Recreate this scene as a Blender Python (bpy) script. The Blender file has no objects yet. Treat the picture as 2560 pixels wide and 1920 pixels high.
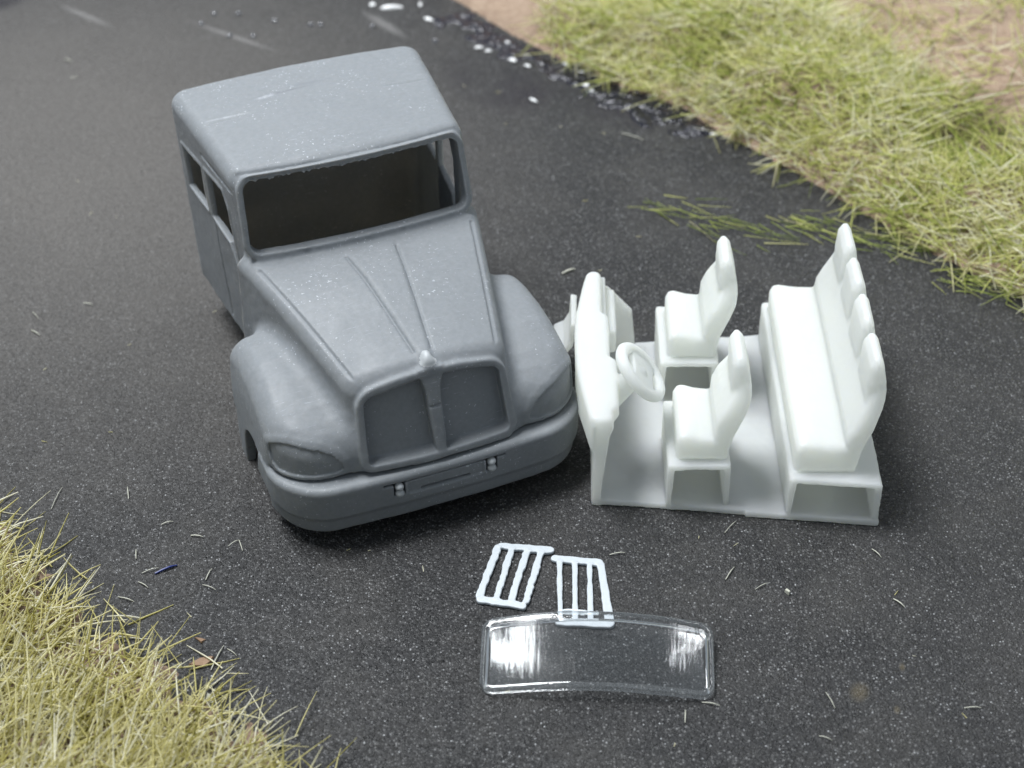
import bpy, math, random
import numpy as np
from mathutils import Matrix, Vector
# A scene of small scale-model parts: 1 Blender unit = 1 centimetre. Shapes are designed in millimetres (MM converts).
MM = .1
scene = bpy.context.scene
scene.unit_settings.system = 'METRIC'; scene.unit_settings.scale_length = .01
# ---------------------------------------------------------------- camera
PITCH, ROLL, DIST = math.radians(38.63), math.radians(-1.14), 15.593
fwd = Vector((0, math.cos(PITCH), -math.sin(PITCH))); right = Vector((1, 0, 0)); up = right.cross(fwd)
right, up = (math.cos(ROLL)*right+math.sin(ROLL)*up), (-math.sin(ROLL)*right+math.cos(ROLL)*up)
cam = bpy.data.cameras.new('camera'); camera = bpy.data.objects.new('camera', cam); scene.collection.objects.link(camera)
M = Matrix((right, up, -fwd)).transposed().to_4x4(); M.translation = -fwd*DIST; camera.matrix_world = M
cam.sensor_width = 36; cam.lens = 36*4169.2/2560; cam.clip_start = .1; cam.clip_end = 500
cam.dof.use_dof = True; cam.dof.focus_distance = 13.7; cam.dof.aperture_fstop = .48
scene.camera = camera
# ---------------------------------------------------------------- light
world = bpy.data.worlds.new('World'); scene.world = world; world.use_nodes = True
bg = world.node_tree.nodes['Background']; bg.inputs[0].default_value = (.80, .90, 1, 1); bg.inputs[1].default_value = .38
def area_light(name, loc, aim, size, size_y, watts, color):
    l = bpy.data.lights.new(name, 'AREA'); l.shape = 'RECTANGLE'; l.size = size; l.size_y = size_y; l.energy = watts; l.color = color
    o = bpy.data.objects.new(name, l); scene.collection.objects.link(o); o.location = loc
    o.rotation_euler = (Vector(aim)-Vector(loc)).to_track_quat('-Z', 'Y').to_euler(); return o
area_light('ceiling_lamp', (-19, 9, 60), (0, 0, 0), 26, 18, 57000, (.96, .98, 1))
area_light('window_light', (-24, 32, 47), (0, 0, 0), 5, 34, 6500, (.93, .97, 1))
area_light('window_light', (34, 28, 46), (0, 0, 0), 3.5, 30, 4200, (.95, .97, 1))
scene.view_settings.view_transform = 'Standard'; scene.view_settings.look = 'None'
scene.view_settings.exposure = .15; scene.view_settings.gamma = 1
scene.cycles.use_denoising = True; scene.cycles.adaptive_threshold = .02
scene.cycles.max_bounces = 6; scene.cycles.diffuse_bounces = 3; scene.cycles.glossy_bounces = 3; scene.cycles.transparent_max_bounces = 12
scene.cycles.caustics_reflective = False; scene.cycles.caustics_refractive = False
# ---------------------------------------------------------------- helpers
def material(name):
    m = bpy.data.materials.new(name); m.use_nodes = True; nt = m.node_tree
    return m, nt, nt.nodes['Principled BSDF'], nt.nodes['Material Output']
def N(nt, typ, **kw):
    n = nt.nodes.new(typ)
    for k, v in kw.items():
        if k.startswith('i_'): n.inputs[k[2:].replace('_', ' ')].default_value = v
        else: setattr(n, k, v)
    return n
def noise(nt, scale, detail=3, rough=.55, vec=None, dist=0):
    n = N(nt, 'ShaderNodeTexNoise'); n.inputs['Scale'].default_value = scale; n.inputs['Detail'].default_value = detail
    n.inputs['Roughness'].default_value = rough; n.inputs['Distortion'].default_value = dist
    if vec is not None: nt.links.new(vec, n.inputs['Vector'])
    return n.outputs['Fac']
def ramp(nt, fac, stops, interp='LINEAR'):
    r = N(nt, 'ShaderNodeValToRGB'); r.color_ramp.interpolation = interp
    while len(r.color_ramp.elements) < len(stops): r.color_ramp.elements.new(.5)
    for e, (p, c) in zip(r.color_ramp.elements, stops):
        e.position = p; e.color = (c, c, c, 1) if not hasattr(c, '__len__') else (*c, 1)
    nt.links.new(fac, r.inputs['Fac']); return r.outputs['Color']
def mix(nt, fac, a, b, mode='MIX'):
    m = N(nt, 'ShaderNodeMix', data_type='RGBA', blend_type=mode)
    for s, v in ((m.inputs['Factor'], fac), (m.inputs[6], a), (m.inputs[7], b)):
        if isinstance(v, (int, float)): s.default_value = v
        elif isinstance(v, tuple): s.default_value = (*v, 1)
        else: nt.links.new(v, s)
    return m.outputs[2]
def bump(nt, height, strength, dist, normal=None):
    b = N(nt, 'ShaderNodeBump'); b.inputs['Strength'].default_value = strength; b.inputs['Distance'].default_value = dist
    nt.links.new(height, b.inputs['Height'])
    if normal is not None: nt.links.new(normal, b.inputs['Normal'])
    return b.outputs['Normal']
def coords(nt): return N(nt, 'ShaderNodeTexCoord').outputs['Object']
def tag(o, label, cat, group=None):
    o['label'] = label; o['category'] = cat
    if group: o['group'] = group
    return o
def thing(name, label, cat, loc, rot=(0, 0, 0), group=None):
    o = bpy.data.objects.new(name, None); o.empty_display_size = .3; scene.collection.objects.link(o)
    o.location = loc; o.rotation_euler = rot; return tag(o, label, cat, group)
def mesh_object(name, verts, faces, mats, parent=None, normals=None, smooth=True):
    """verts (n,3) in centimetres; faces (m,k) all of one size."""
    verts = np.asarray(verts, np.float32); faces = np.asarray(faces, np.int32); k = faces.shape[1]
    me = bpy.data.meshes.new(name)
    me.vertices.add(len(verts)); me.vertices.foreach_set('co', verts.ravel())
    me.loops.add(faces.size); me.loops.foreach_set('vertex_index', faces.ravel())
    me.polygons.add(len(faces)); me.polygons.foreach_set('loop_start', np.arange(0, faces.size, k, dtype=np.int32))
    me.polygons.foreach_set('loop_total', np.full(len(faces), k, np.int32))
    me.update(calc_edges=True); me.validate()
    me.polygons.foreach_set('use_smooth', np.full(len(me.polygons), smooth))
    if normals is not None: me.normals_split_custom_set_from_vertices(np.asarray(normals, np.float32))
    for m in (mats if isinstance(mats, (list, tuple)) else [mats]): me.materials.append(m)
    o = bpy.data.objects.new(name, me); scene.collection.objects.link(o)
    if parent is not None: o.parent = parent
    return o
def split_field(lo, vol, lab, h):
    v, q, n, cells = surface_nets(vol, lo, h)
    L = lab[tuple((cells).T)]
    Q = np.stack([L[q[:, i]] for i in range(4)], 1)
    return v, q, n, grow_islands(q, Q[:, 0].astype(int))
def part(name, v, q, n, sel, mat, parent):
    f = q[sel]
    if not len(f): return None
    used, inv = np.unique(f, return_inverse=True)
    return mesh_object(name, v[used]*MM, inv.reshape(f.shape), mat, parent, n[used])
def grow_islands(q, fl, rounds=3):          # clean ragged part borders: majority vote over vertices
    for _ in range(rounds):
        k = fl.max()+1; cnt = np.zeros((q.max()+1, k), np.int16)
        for i in range(4): np.add.at(cnt, (q[:, i], fl), 1)
        fl = (cnt[q[:, 0]]+cnt[q[:, 1]]+cnt[q[:, 2]]+cnt[q[:, 3]]).argmax(1)
    return fl
# ---------------------------------------------------------------- distance-field modelling (all in millimetres)
f4 = np.float32
def rint(a, b, r):            # intersection of two half spaces with a round edge
    return np.minimum(np.maximum(a, b), -r) + np.sqrt(np.maximum(a + r, 0)**2 + np.maximum(b + r, 0)**2)
def smin(a, b, k):
    h = np.maximum(k - np.abs(a - b), 0) / k
    return np.minimum(a, b) - h*h*k*.25
def smax(a, b, k): return -smin(-a, -b, k)
def sdpoly(px, py, V):        # signed distance to a polygon
    d = np.full(np.broadcast(px, py).shape, 1e9, f4); s = np.ones(d.shape, f4); n = len(V)
    for i in range(n):
        ax, ay = V[i]; bx, by = V[i-1]
        ex, ey = bx-ax, by-ay; wx, wy = px-ax, py-ay
        t = np.clip((wx*ex+wy*ey)/(ex*ex+ey*ey), 0, 1)
        d = np.minimum(d, (wx-ex*t)**2+(wy-ey*t)**2)
        c1 = py >= ay; c2 = py < by; c3 = ex*wy > ey*wx
        s = np.where((c1 & c2 & c3) | (~c1 & ~c2 & ~c3), -s, s)
    return s*np.sqrt(d)
def rbox(X, Y, Z, c, h, r):
    qx = np.abs(X-c[0])-h[0]+r; qy = np.abs(Y-c[1])-h[1]+r; qz = np.abs(Z-c[2])-h[2]+r
    return np.sqrt(np.maximum(qx, 0)**2+np.maximum(qy, 0)**2+np.maximum(qz, 0)**2)+np.minimum(np.maximum(np.maximum(qx, qy), qz), 0)-r
def capsule(X, Y, Z, a, b, ra, rb):
    a = np.array(a, f4); b = np.array(b, f4); d = b-a
    t = np.clip(((X-a[0])*d[0]+(Y-a[1])*d[1]+(Z-a[2])*d[2])/(d@d), 0, 1)
    return np.sqrt((X-a[0]-d[0]*t)**2+(Y-a[1]-d[1]*t)**2+(Z-a[2]-d[2]*t)**2)-(ra+(rb-ra)*t)
def ellipsoid(X, Y, Z, c, r):
    k = np.sqrt(((X-c[0])/r[0])**2+((Y-c[1])/r[1])**2+((Z-c[2])/r[2])**2)
    return (k-1)*min(r)
def noise3(shape, cells, seed):   # smooth value noise on a grid, about -1..1
    g = np.random.default_rng(seed).uniform(-1, 1, tuple(cells)).astype(f4)
    for ax in range(3):
        n = shape[ax]; t = np.linspace(0, cells[ax]-1.001, n); i = t.astype(int); w = (t-i); w = w*w*(3-2*w)
        sh = [1, 1, 1]; sh[ax] = n; w = w.reshape(sh).astype(f4)
        g = np.take(g, i, ax)*(1-w)+np.take(g, i+1, ax)*w
    return g
def grid(lo, hi, h):
    ax = [np.arange(l, u+h*.5, h, dtype=f4) for l, u in zip(lo, hi)]
    return ax[0][:, None, None], ax[1][None, :, None], ax[2][None, None, :]
def surface_nets(vol, lo, h):
    nx, ny, nz = vol.shape; s = vol < 0
    m = np.zeros((nx-1, ny-1, nz-1), np.int8)
    offs = [(i, j, k) for i in (0, 1) for j in (0, 1) for k in (0, 1)]
    for i, j, k in offs: m += s[i:nx-1+i, j:ny-1+j, k:nz-1+k]
    cells = np.argwhere((m > 0) & (m < 8)); I, J, K = cells.T
    val = {o: vol[I+o[0], J+o[1], K+o[2]] for o in offs}
    acc = np.zeros((len(cells), 3), np.float64); cnt = np.zeros(len(cells))
    for o in offs:
        for ax in range(3):
            if o[ax]: continue
            p = list(o); p[ax] = 1; p = tuple(p)
            a, b = val[o], val[p]; c = (a < 0) != (b < 0); t = np.where(c, a/np.where(c, a-b, 1), 0)
            q = np.array(o, float)[None].repeat(len(cells), 0); q[:, ax] += t
            acc += q*c[:, None]; cnt += c
    verts = np.array(lo)+(cells+acc/cnt[:, None])*h
    idx = np.full(m.shape, -1, np.int32); idx[I, J, K] = np.arange(len(cells))
    quads = []
    for ax in range(3):
        b, c = (ax+1) % 3, (ax+2) % 3
        sl0 = [slice(None)]*3; sl1 = [slice(None)]*3
        sl0[ax] = slice(0, -1); sl1[ax] = slice(1, None)
        for sl in (sl0, sl1): sl[b] = slice(1, -1); sl[c] = slice(1, -1)
        s0, s1 = s[tuple(sl0)], s[tuple(sl1)]
        e = np.argwhere(s0 != s1)
        flip = s0[tuple(e.T)]
        e[:, b] += 1; e[:, c] += 1
        def at(db, dc):
            q = e.copy(); q[:, b] += db; q[:, c] += dc
            return idx[tuple(q.T)]
        Q = np.stack([at(-1, -1), at(0, -1), at(0, 0), at(-1, 0)], 1)
        Q[~flip] = Q[~flip][:, ::-1]
        quads.append(Q)
    quads = np.concatenate(quads)
    g = np.zeros((len(cells), 3))
    for o in offs:
        w = np.abs(1-np.array(o)-acc/cnt[:, None]).prod(1)
        P = [np.clip(c+d, 1, n-2) for c, d, n in zip((I, J, K), o, vol.shape)]
        for ax in range(3):
            p1 = list(P); p0 = list(P); p1[ax] = P[ax]+1; p0[ax] = P[ax]-1
            g[:, ax] += w*(vol[tuple(p1)]-vol[tuple(p0)])
    g /= np.linalg.norm(g, axis=1)[:, None]+1e-9
    return verts, quads, g, cells
# ---------------------------------------------------------------- grey truck cab shell, cab frame: x across, -y forwards, z up
HEADLIGHT = [(-3.9, 7.8), (-3.0, 8.2), (-2.0, 8.35), (-.6, 8.2), (.6, 7.9), (1.6, 7.35), (2.25, 6.6), (2.4, 5.95), (1.9, 5.65), (.4, 5.6), (-1.8, 5.55), (-3.0, 5.6), (-3.6, 6.1), (-3.9, 7.0)]
def cab_field(h):
    lo = (0., -18., -1.95); hi = (15.3, 23.9, 24.6)
    X, Y, Z = grid(lo, hi, h)
    # --- cab box, widening to the rear
    w = 10.75+.095*(Y-6.85)-.023*(23-Z)
    dx = X-w
    yfr = 3.5+.287*(Z-16.2)-.62*(1-(X/9.6)**2)
    bz = np.clip((Z-22.75)/.45, 0, 1); yfr = yfr-.34*bz*bz*(3-2*bz)          # brow above the windscreen
    df = (yfr-Y)*.96
    dr = Y-22.9
    dz = Z-(23.55-.0028*X*X-.0016*(Y-12.)**2)
    def boxed(o, r1, r2, r3):
        return rint(rint(rint(dx+o, df+o, r1), dr+o, r2), dz+o, r3)
    cab = np.maximum(boxed(0, 1.0, 1.7, 1.35), 3.0+.03*(22-Y)-Z)
    # roof seam and front brow above the windscreen
    seam = np.sqrt((Y-14.6)**2+dz**2)-.11*np.clip((X-2)/6, 0, 1)
    cab = np.maximum(cab, -seam)
    lab = np.zeros(cab.shape, np.int8)                       # 0 cab wall
    lab[np.broadcast_to((dz > -1.1), cab.shape)] = 1          # 1 roof
    cab = np.minimum(cab, np.maximum(np.maximum(X-9.5, np.abs(Y-22.2)-.5), np.maximum(Z-5, -1.62-Z)))
    # side window rims
    P1 = [(6.7, 12.0), (8.6, 14.5), (13.2, 14.7), (13.3, 19.4), (8.6, 19.9), (7.7, 18.6)]
    P2 = [(14.3, 14.7), (19.8, 14.4), (19.9, 18.6), (14.4, 19.2)]
    win = np.minimum(sdpoly(Y, Z, P1)[0], sdpoly(Y, Z, P2)[0])[None]
    rim = smax(np.abs(win-.2)-.2, np.abs(dx)-.12, .12)
    cab = smin(cab, rim, .15)
    # door shut lines
    for a, b in (((12.9, 14.2), (12.4, 4.0)), ((7.3, 12.4), (5.6, 6.5)), ((13.9, 20.8), (6.2, 21.2))):
        e = np.array(b)-np.array(a); t = np.clip(((Y-a[0])*e[0]+(Z-a[1])*e[1])/(e@e), 0, 1)
        ln = np.sqrt((Y-a[0]-e[0]*t)**2+(Z-a[1]-e[1]*t)**2)
        cab = np.maximum(cab, -(np.sqrt(ln**2+dx**2)-.17))
    door = np.broadcast_to((np.abs(dx) < .8) & (Y < 12.9) & (Y > 5.8) & (Z < 20.8) & (Z > 3), cab.shape)
    lab[door & (lab == 0)] = 2
    # windscreen frame, proud ring round the opening
    s = Z-16.2
    ws = rint(np.abs(X)-(9.75+.045*(6.3-s)-.0*s), np.abs(s-3.12)-3.2, 1.0)
    ring = smax(np.abs(ws-.28)-.3, np.abs(df-.02)-.22, .2)
    ring = np.where(Z > 15.2, ring, 9)
    cab2 = smin(cab, ring, .25)
    lab[np.broadcast_to((np.abs(ws-.3) < .55) & (df > -.75) & (df < .6), cab.shape)] = 3
    cab = cab2
    inner = rint(rint(rint(dx+.5, df+.75, .6), dr+.8, 1.), dz+.8, .9)
    cab = np.maximum(cab, -inner)
    cab = np.maximum(cab, -np.maximum(win+.0, 8-X))
    cab = np.maximum(cab, -np.maximum(np.maximum(ws, Y-9), df-2))
    # --- bonnet
    xs = 6.2+(Y+13)*.2403
    zl = 13.0+(Y+13)*.2
    zl = smin(zl, np.full_like(zl, 15.6), 1.6)
    crown = .62*np.clip((3-Y)/6, .1, 1)*(1-np.minimum(X/np.maximum(xs, 1), 1.15)**2)
    # narrow raised panel down the middle
    vw = .5+(Y+12.6)*.118
    vp = np.clip((vw-X)/.4+.5, 0, 1)*.2*np.clip((2.5-Y)/2.5, 0, 1)
    zh = zl+crown+vp
    hs = X-(xs+.78+.035*(zl-Z))
    ygr = -13.6-(11.6-Z)*.285-.45*(1-(X/6.2)**2)
    dg = (ygr-Y)*.96
    hz = (Z-zh)*.98
    bon = rint(rint(hs, hz, 1.15), dg, 1.05)
    bon = np.maximum(np.maximum(bon, Y-4.6), 4.6-Z)
    cr = np.sqrt((X-xs)**2+(hz+.02)**2)-.2                        # crease line
    bon = np.maximum(bon, -np.where((Y < 2.2) & (Y > -12.6), cr, 9))
    vg = np.sqrt((X-vw-.22)**2+(hz+.0)**2)-.15
    bon = np.maximum(bon, -np.where((Y < 1.0) & (Y > -12.2), vg, 9))
    # --- fender
    yff = -15.2+.0045*X*X
    fp = rint(X-(14.0-.012*np.maximum(Z-4, 0)**2), (yff-Y), 4.2)
    fp = rint(fp, Y-1.7, 1.6)
    zt = np.interp(np.arange(fp.shape[1])*h+lo[1], [-17, -15, -14, -12.5, -11, -8, -5, -2, 0, 1.8], [6.9, 7.9, 8.5, 9.3, 9.9, 10.75, 11.1, 10.9, 10.3, 9.3]).astype(f4)
    zt = zt[None, :, None]-.05*np.maximum(X-10.5, 0)**2
    fen = rint(fp, (Z-zt)*.93, 1.5)
    arch = np.sqrt((Y+6.6)**2+(Z-.2)**2)-4.1
    fen = np.maximum(fen, -np.maximum(arch, 8.5-X))
    fen = np.maximum(fen, np.where(Y > -.2, 3.1-Z, -9))
    fen = np.maximum(fen, np.where((Y > -2.4) & (Y < -.4), -1.62, .15)-Z)
    fen = np.maximum(fen, -np.maximum(np.maximum(X-13.2, 9-X), np.maximum(Z-7., np.abs(Y+5.)-5.6)))
    # --- headlight recess, outline in a frame turned round the corner of the fender
    a = math.radians(38); cxh, cyh = 10.6, -13.9
    hu = (X-cxh)*(-math.cos(a))+(Y-cyh)*(-math.sin(a)); hn = (X-cxh)*math.sin(a)-(Y-cyh)*math.cos(a)
    # --- bumper
    yb = -16.75+.0035*X*X
    bp = rint(X-14.25, yb-Y, 4.9)
    tuck = .1+.28*np.clip((1.75-Z)/.35, 0, 1)+.02*np.maximum(3.4-Z, 0)**2
    bum = rint(bp+tuck, Z-4.95, .55)
    bum = np.maximum(bum, Y+8.4+.4*(Z-4))
    bum = rint(bum, .02-Z, .25)
    gv = np.maximum(np.abs(Z-1.72)-.1, -(bp+tuck+.16)); bum = np.maximum(bum, -gv)
    inn = np.maximum(np.maximum(bp+1.5, Z-3.6), Y+8.); bum = np.maximum(bum, -np.maximum(inn, -Z-.2))
    # plate recess, slots and the two square lamp holes
    fr = bp+tuck
    bum = np.maximum(bum, -np.maximum(rint(X-3.4, np.abs(Z-3.35)-.62, .1), -fr-.16))
    bum = np.maximum(bum, -np.maximum(np.maximum(X-5.5, np.abs(Z-4.1)-.1), -fr-.5))
    bum = np.maximum(bum, -np.maximum(np.maximum(X-2.25, np.abs(Z-2.92)-.12), -fr-.55))
    bum = np.maximum(bum, -np.maximum(np.maximum(np.abs(X-4.15)-.52, np.abs(Z-3.45)-.62), -fr-.95))
    # --- put together
    body = smin(bon, fen, 1.5)
    lab2 = np.where(bon < fen, 4, 5).astype(np.int8)              # 4 bonnet, 5 fender
    # grille
    zg = 12.45-.85*(X/5.9)**2
    go = rint(rint(X-(5.9+(11.6-Z)*.065), Z-zg, .55), 5.9-Z, .5)
    sur = smax(np.abs(go-.34)-.38, np.abs(dg)-.34, .25)
    body = smin(body, sur, .22)
    lab2[np.broadcast_to((go > -.06) & (go < .95) & (np.abs(dg) < .9), lab2.shape)] = 6   # 6 grille surround
    bw = .42+(Z-5.9)*.062+.35*np.clip((Z-11.4)/1.3, 0, 1)
    gp = np.maximum(go, bw-X)
    body = np.maximum(body, -np.maximum(gp, -.85-dg))
    lab2[np.broadcast_to((gp < .02) & (dg > -1.6), lab2.shape)] = 7                       # 7 grille panel
    bar = np.maximum(rint(X-bw+.08, dg-.3, .22), np.maximum(5.5-Z, Z-13.2)); bar = np.maximum(bar, -dg-1.2)
    nt = np.maximum(np.abs(Z-9.9-.0*X)-.1, -(dg-.12)); bar = np.maximum(bar, -nt)
    orn = smin(ellipsoid(X, Y, Z, (0, -13.35, 12.9), (.72, .6, 1.1)), ellipsoid(X, Y, Z, (0, -12.9, 13.7), (.36, .45, .5)), .3)
    lab2[np.broadcast_to(bar < body, lab2.shape)] = 8                                     # 8 grille bar
    body = smin(body, bar, .15)
    lab2[np.broadcast_to(orn < body, lab2.shape)] = 9                                     # 9 ornament
    body = smin(body, orn, .3)
    U2 = np.linspace(-6, 6, 241).astype(f4)
    V2 = Z[0, 0]
    tab = sdpoly(U2[:, None], V2[None], HEADLIGHT)
    ui = np.clip(((hu+6)/.05), 0, 239.9); u0 = ui.astype(int); fu = (ui-u0)
    kz = np.arange(len(V2))[None, None, :]
    hlp = tab[u0, kz]*(1-fu)+tab[np.minimum(u0+1, 240), kz]*fu
    lip = smax(np.abs(hlp-.25)-.22, np.abs(fen)-.035, .12)
    front = hn > -4.2
    body = smin(body, np.where(front & (hlp < 2), lip, 9), .3)
    body = np.maximum(body, -np.where(front, np.maximum(hlp, -.13-fen), 9))
    lab2[(hlp < .05) & front & (fen > -1)] = 10                                           # 10 headlight
    body = np.maximum(body, -np.maximum(np.maximum(np.abs(Z-5.1)-.15, Y+11.2), -.45-np.minimum(bon, fen)))      # shut line above the bumper
    lab2[np.broadcast_to(bum < body, lab2.shape)] = 11                                    # 11 bumper
    body = smin(body, bum, .12)
    lab = np.where(body < cab, lab2, lab)
    vol = smin(cab, body, .45)
    # nothing of the bonnet reaches into the cabin
    cav = np.maximum(inner, -(Y-4.2)); vol = np.maximum(vol, -cav)
    return lo, vol.astype(f4), lab, (X, Y, Z)
def full_cab(h):
    lo, v, lab, g = cab_field(h)
    vol = np.concatenate([v[:0:-1], v], 0); lab = np.concatenate([lab[:0:-1], lab], 0)
    n = vol.shape; lo2 = (-(n[0]-1)/2*h, lo[1], lo[2])
    vol = vol+noise3(n, (14, 20, 12), 3)*.035+noise3(n, (60, 84, 50), 4)*.014
    # ragged casting flash along the top and bottom of the windscreen opening
    X = (lo2[0]+np.arange(n[0])*h)[:, None, None].astype(f4); Y, Z = g[1], g[2]
    r = np.random.default_rng(8)
    for (z0, y0, amp, cnt) in ((22.56, 5.05, .055, 40), (16.0, 3.3, .08, 46)):
        for i in range(cnt):
            x = r.uniform(-9, 9); q = r.uniform(.03, amp)
            c = (x, y0-.6*(1-(x/9.6)**2)+r.uniform(-.1, .15), z0+r.uniform(-.12, .1))
            i0 = np.clip(((np.array(c)-1-np.array(lo2))/h).astype(int), 0, None); i1 = ((np.array(c)+1-np.array(lo2))/h).astype(int)
            sl = tuple(slice(a, b) for a, b in zip(i0, i1))
            vol[sl] = smin(vol[sl], ellipsoid(X[sl[0]], Y[:, sl[1]], Z[:, :, sl[2]], c, (q*1.5+.05, q+.03, q+.03)), .12)
    return lo2, vol, lab
# ---------------------------------------------------------------- white interior tray, tray frame: u rearwards, v away, z up
TRAY_LABELS = ['floor_plate', 'dashboard', 'firewall', 'kick_panel', 'steering_column', 'steering_rim', 'steering_spoke',
               'near_base', 'near_cushion', 'near_backrest', 'near_headrest', 'far_base', 'far_cushion', 'far_backrest', 'far_headrest',
               'bench_base', 'bench_cushion', 'bench_backrest', 'bench_head0', 'bench_head1', 'bench_head2', 'bench_head3']
def tray_field(h):
    lo = (-4.2, -14.2, -.3); hi = (25.2, 14.2, 16.4)
    U, V, Z = grid(lo, hi, h)
    shp = np.broadcast(U, V, Z).shape
    vol = np.full(shp, 9, f4); lab = np.zeros(shp, np.int8)
    hw = 11.02+.1*U
    def add(d, name, k=.25):
        nonlocal vol
        d = np.broadcast_to(d, shp)
        np.copyto(lab, TRAY_LABELS.index(name), where=d < vol)
        vol = smin(vol, d, k)
    warp = .25*np.sin(U*.5)*.0
    edge = np.where(U > 12.9, -V-hw, -V-hw+.22)
    pl = np.maximum(np.maximum(edge, V-hw), np.maximum(-U, U-24.0))
    add(rint(pl, np.abs(Z-.32)-.3, .12), 'floor_plate')
    # ---- seat profiles in (u, z)
    def prof(P, off=0.0): return sdpoly(U[:, 0], Z[0], [(a+off, b) for a, b in P])[:, None, :]
    def base(u0, u1, v0, v1, zt, name, wall):
        out = rbox(U, V, Z, ((u0+u1)/2, (v0+v1)/2, zt/2), ((u1-u0)/2, (v1-v0)/2, zt/2), .22)
        tap = -(zt-Z)*.07
        inn = np.maximum(np.abs(U-(u0+u1)/2)-((u1-u0)/2-wall)+tap*.8, Z-(zt-.5))
        inn = np.maximum(inn, -(Z-.62))
        add(np.maximum(out, -inn), name, .1)
    cush = [(6.95, 5.0), (6.9, 6.9), (7.2, 7.5), (7.7, 7.65), (8.8, 7.3), (10.3, 7.1), (11.2, 7.2), (11.2, 5.0)]
    back = [(10.4, 5.0), (10.0, 7.0), (10.1, 8.6), (10.55, 9.8), (11.5, 11.6), (11.8, 12.8), (12.5, 12.9), (12.9, 11.9), (12.95, 11.4), (12.85, 10.4), (12.3, 8.9), (11.7, 7.2), (11.3, 5.2)]
    for tag_, v0, v1 in (('near', -11.5, -2.7), ('far', 2.5, 11.3)):
        vc = (v0+v1)/2; hwid = (v1-v0)/2
        base(6.25, 11.5, v0, v1, 5.0, tag_+'_base', .62)
        add(rint(prof(cush)+.1, np.abs(V-vc)-(hwid-.75)+.05*np.maximum(Z-5.4, 0), .45)-.05, tag_+'_cushion', .25)
        sh = np.abs(V-vc)-(hwid-.85)+.16*np.maximum(Z-9.2, 0)**1.5
        add(rint(prof(back)+.1, sh, .5)-.05, tag_+'_backrest', .35)
        hd = [(11.3, 10.6), (11.15, 12.4), (11.15, 13.9), (11.5, 14.6), (12.0, 14.7), (12.45, 14.1), (12.75, 12.9), (12.9, 11.6), (12.6, 10.8)]
        add(rint(prof(hd)+.2, np.abs(V-vc)-2.5+.1*np.maximum(Z-12.2, 0)**1.4, .6)-.1, tag_+'_headrest', .3)
    # ---- rear bench
    zt = 4.55
    out = rint(np.maximum(rint(np.abs(V)-hw+.1, np.abs(U-20.1)-3.8, .15), -Z), Z-zt, .3)
    inn = np.maximum(np.abs(U-20.05)-3.1-(zt-Z)*.07, Z-zt+.5); inn = np.maximum(inn, .62-Z)
    add(np.maximum(out, -inn), 'bench_base', .1)
    bc = [(16.75, 4.5), (16.65, 6.7), (16.95, 7.35), (17.5, 7.5), (19.0, 7.25), (20.8, 7.2), (21.8, 7.2), (21.9, 4.5)]
    add(rint(prof(bc)+.1, np.abs(V)-11.75+.06*np.maximum(Z-5, 0), .5)-.05, 'bench_cushion', .25)
    bb = [(21.2, 4.6), (20.75, 7.2), (20.85, 8.2), (21.3, 9.3), (22.0, 11.0), (22.45, 12.4), (22.6, 13.3), (23.3, 13.4), (23.6, 12.3), (23.6, 11.5), (23.4, 10.6), (22.9, 8.8), (22.3, 6.8), (22.0, 5.0)]
    add(rint(prof(bb)+.1, np.abs(V)-11.65+.13*np.maximum(Z-8.6, 0)**1.35, .5)-.05, 'bench_backrest', .35)
    hd = [(22.0, 11.0), (21.95, 12.9), (22.0, 14.4), (22.4, 15.2), (22.95, 15.25), (23.35, 14.6), (23.6, 13.2), (23.7, 12.0), (23.4, 11.2)]
    for i, vc in enumerate((-8.18, -2.72, 2.72, 8.18)):
        add(rint(prof(hd)+.2, np.abs(V-vc)-2.4+.1*np.maximum(Z-12.8, 0)**1.4, .6)-.1, 'bench_head%d' % i, .3)
    # ---- dashboard: crowned top following the windscreen, bulging driver side, glove box
    uf = -1.5+1.25*(V/10.8)**2+.02*(9.5-Z)
    S = lambda t: np.clip(t/.7+.5, 0, 1)
    ur = .95+.55*S(3.8-V)+.6*S(-2.7-V)-.5*S(-9.3-V)
    zt = 9.7-.0025*V*V+.25*np.exp(-((V+6)/3.3)**2)-.12*np.maximum(-U, 0)
    d = rint(uf-U, U-ur-.05*(9.5-Z), .28)
    d = rint(d, np.abs(V)-10.9+.25*np.maximum(Z-8.6, 0)**2, .6)
    top = rint(d, (Z-zt), .38)
    low = 6.6+.9*np.clip((np.abs(V)-4)/4, 0, 1)+.35*np.maximum(U, 0)
    dash = smax(top, low-1.1*np.clip(1.6-U, 0, 1.6)-Z, .3)
    add(dash, 'dashboard', .15)
    add(rbox(U, V, Z, (1.15, 7.3, 6.2), (1.15, 3.3, 1.25), .25), 'dashboard', .2)
    fw = np.maximum(np.abs(U-.28-.055*Z)-.34-.035*Z, np.maximum(np.abs(V)-10.95, np.maximum(Z-8.6, -Z)))
    add(rint(fw, np.abs(V)-10.95, .15), 'firewall', .2)
    toe = sdpoly(U[:, 0], Z[0], [(-3.4, 3.4), (-3.3, 2.9), (-2.3, 3.3), (-1.6, 4.2), (-1.2, 6.8), (-1.75, 6.9), (-1.9, 4.9), (-2.4, 3.9)])[:, None, :]
    add(rint(toe, np.abs(V-8.2)-2.4, .15), 'firewall', .2)
    kp = sdpoly(U[:, 0], Z[0], [(-.3, .3), (-.3, 8.0), (1.7, 7.5), (4.0, 4.9), (4.45, .3)])[:, None, :]
    add(rint(kp, np.abs(V-10.75)-.3, .12), 'kick_panel', .15)
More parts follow.
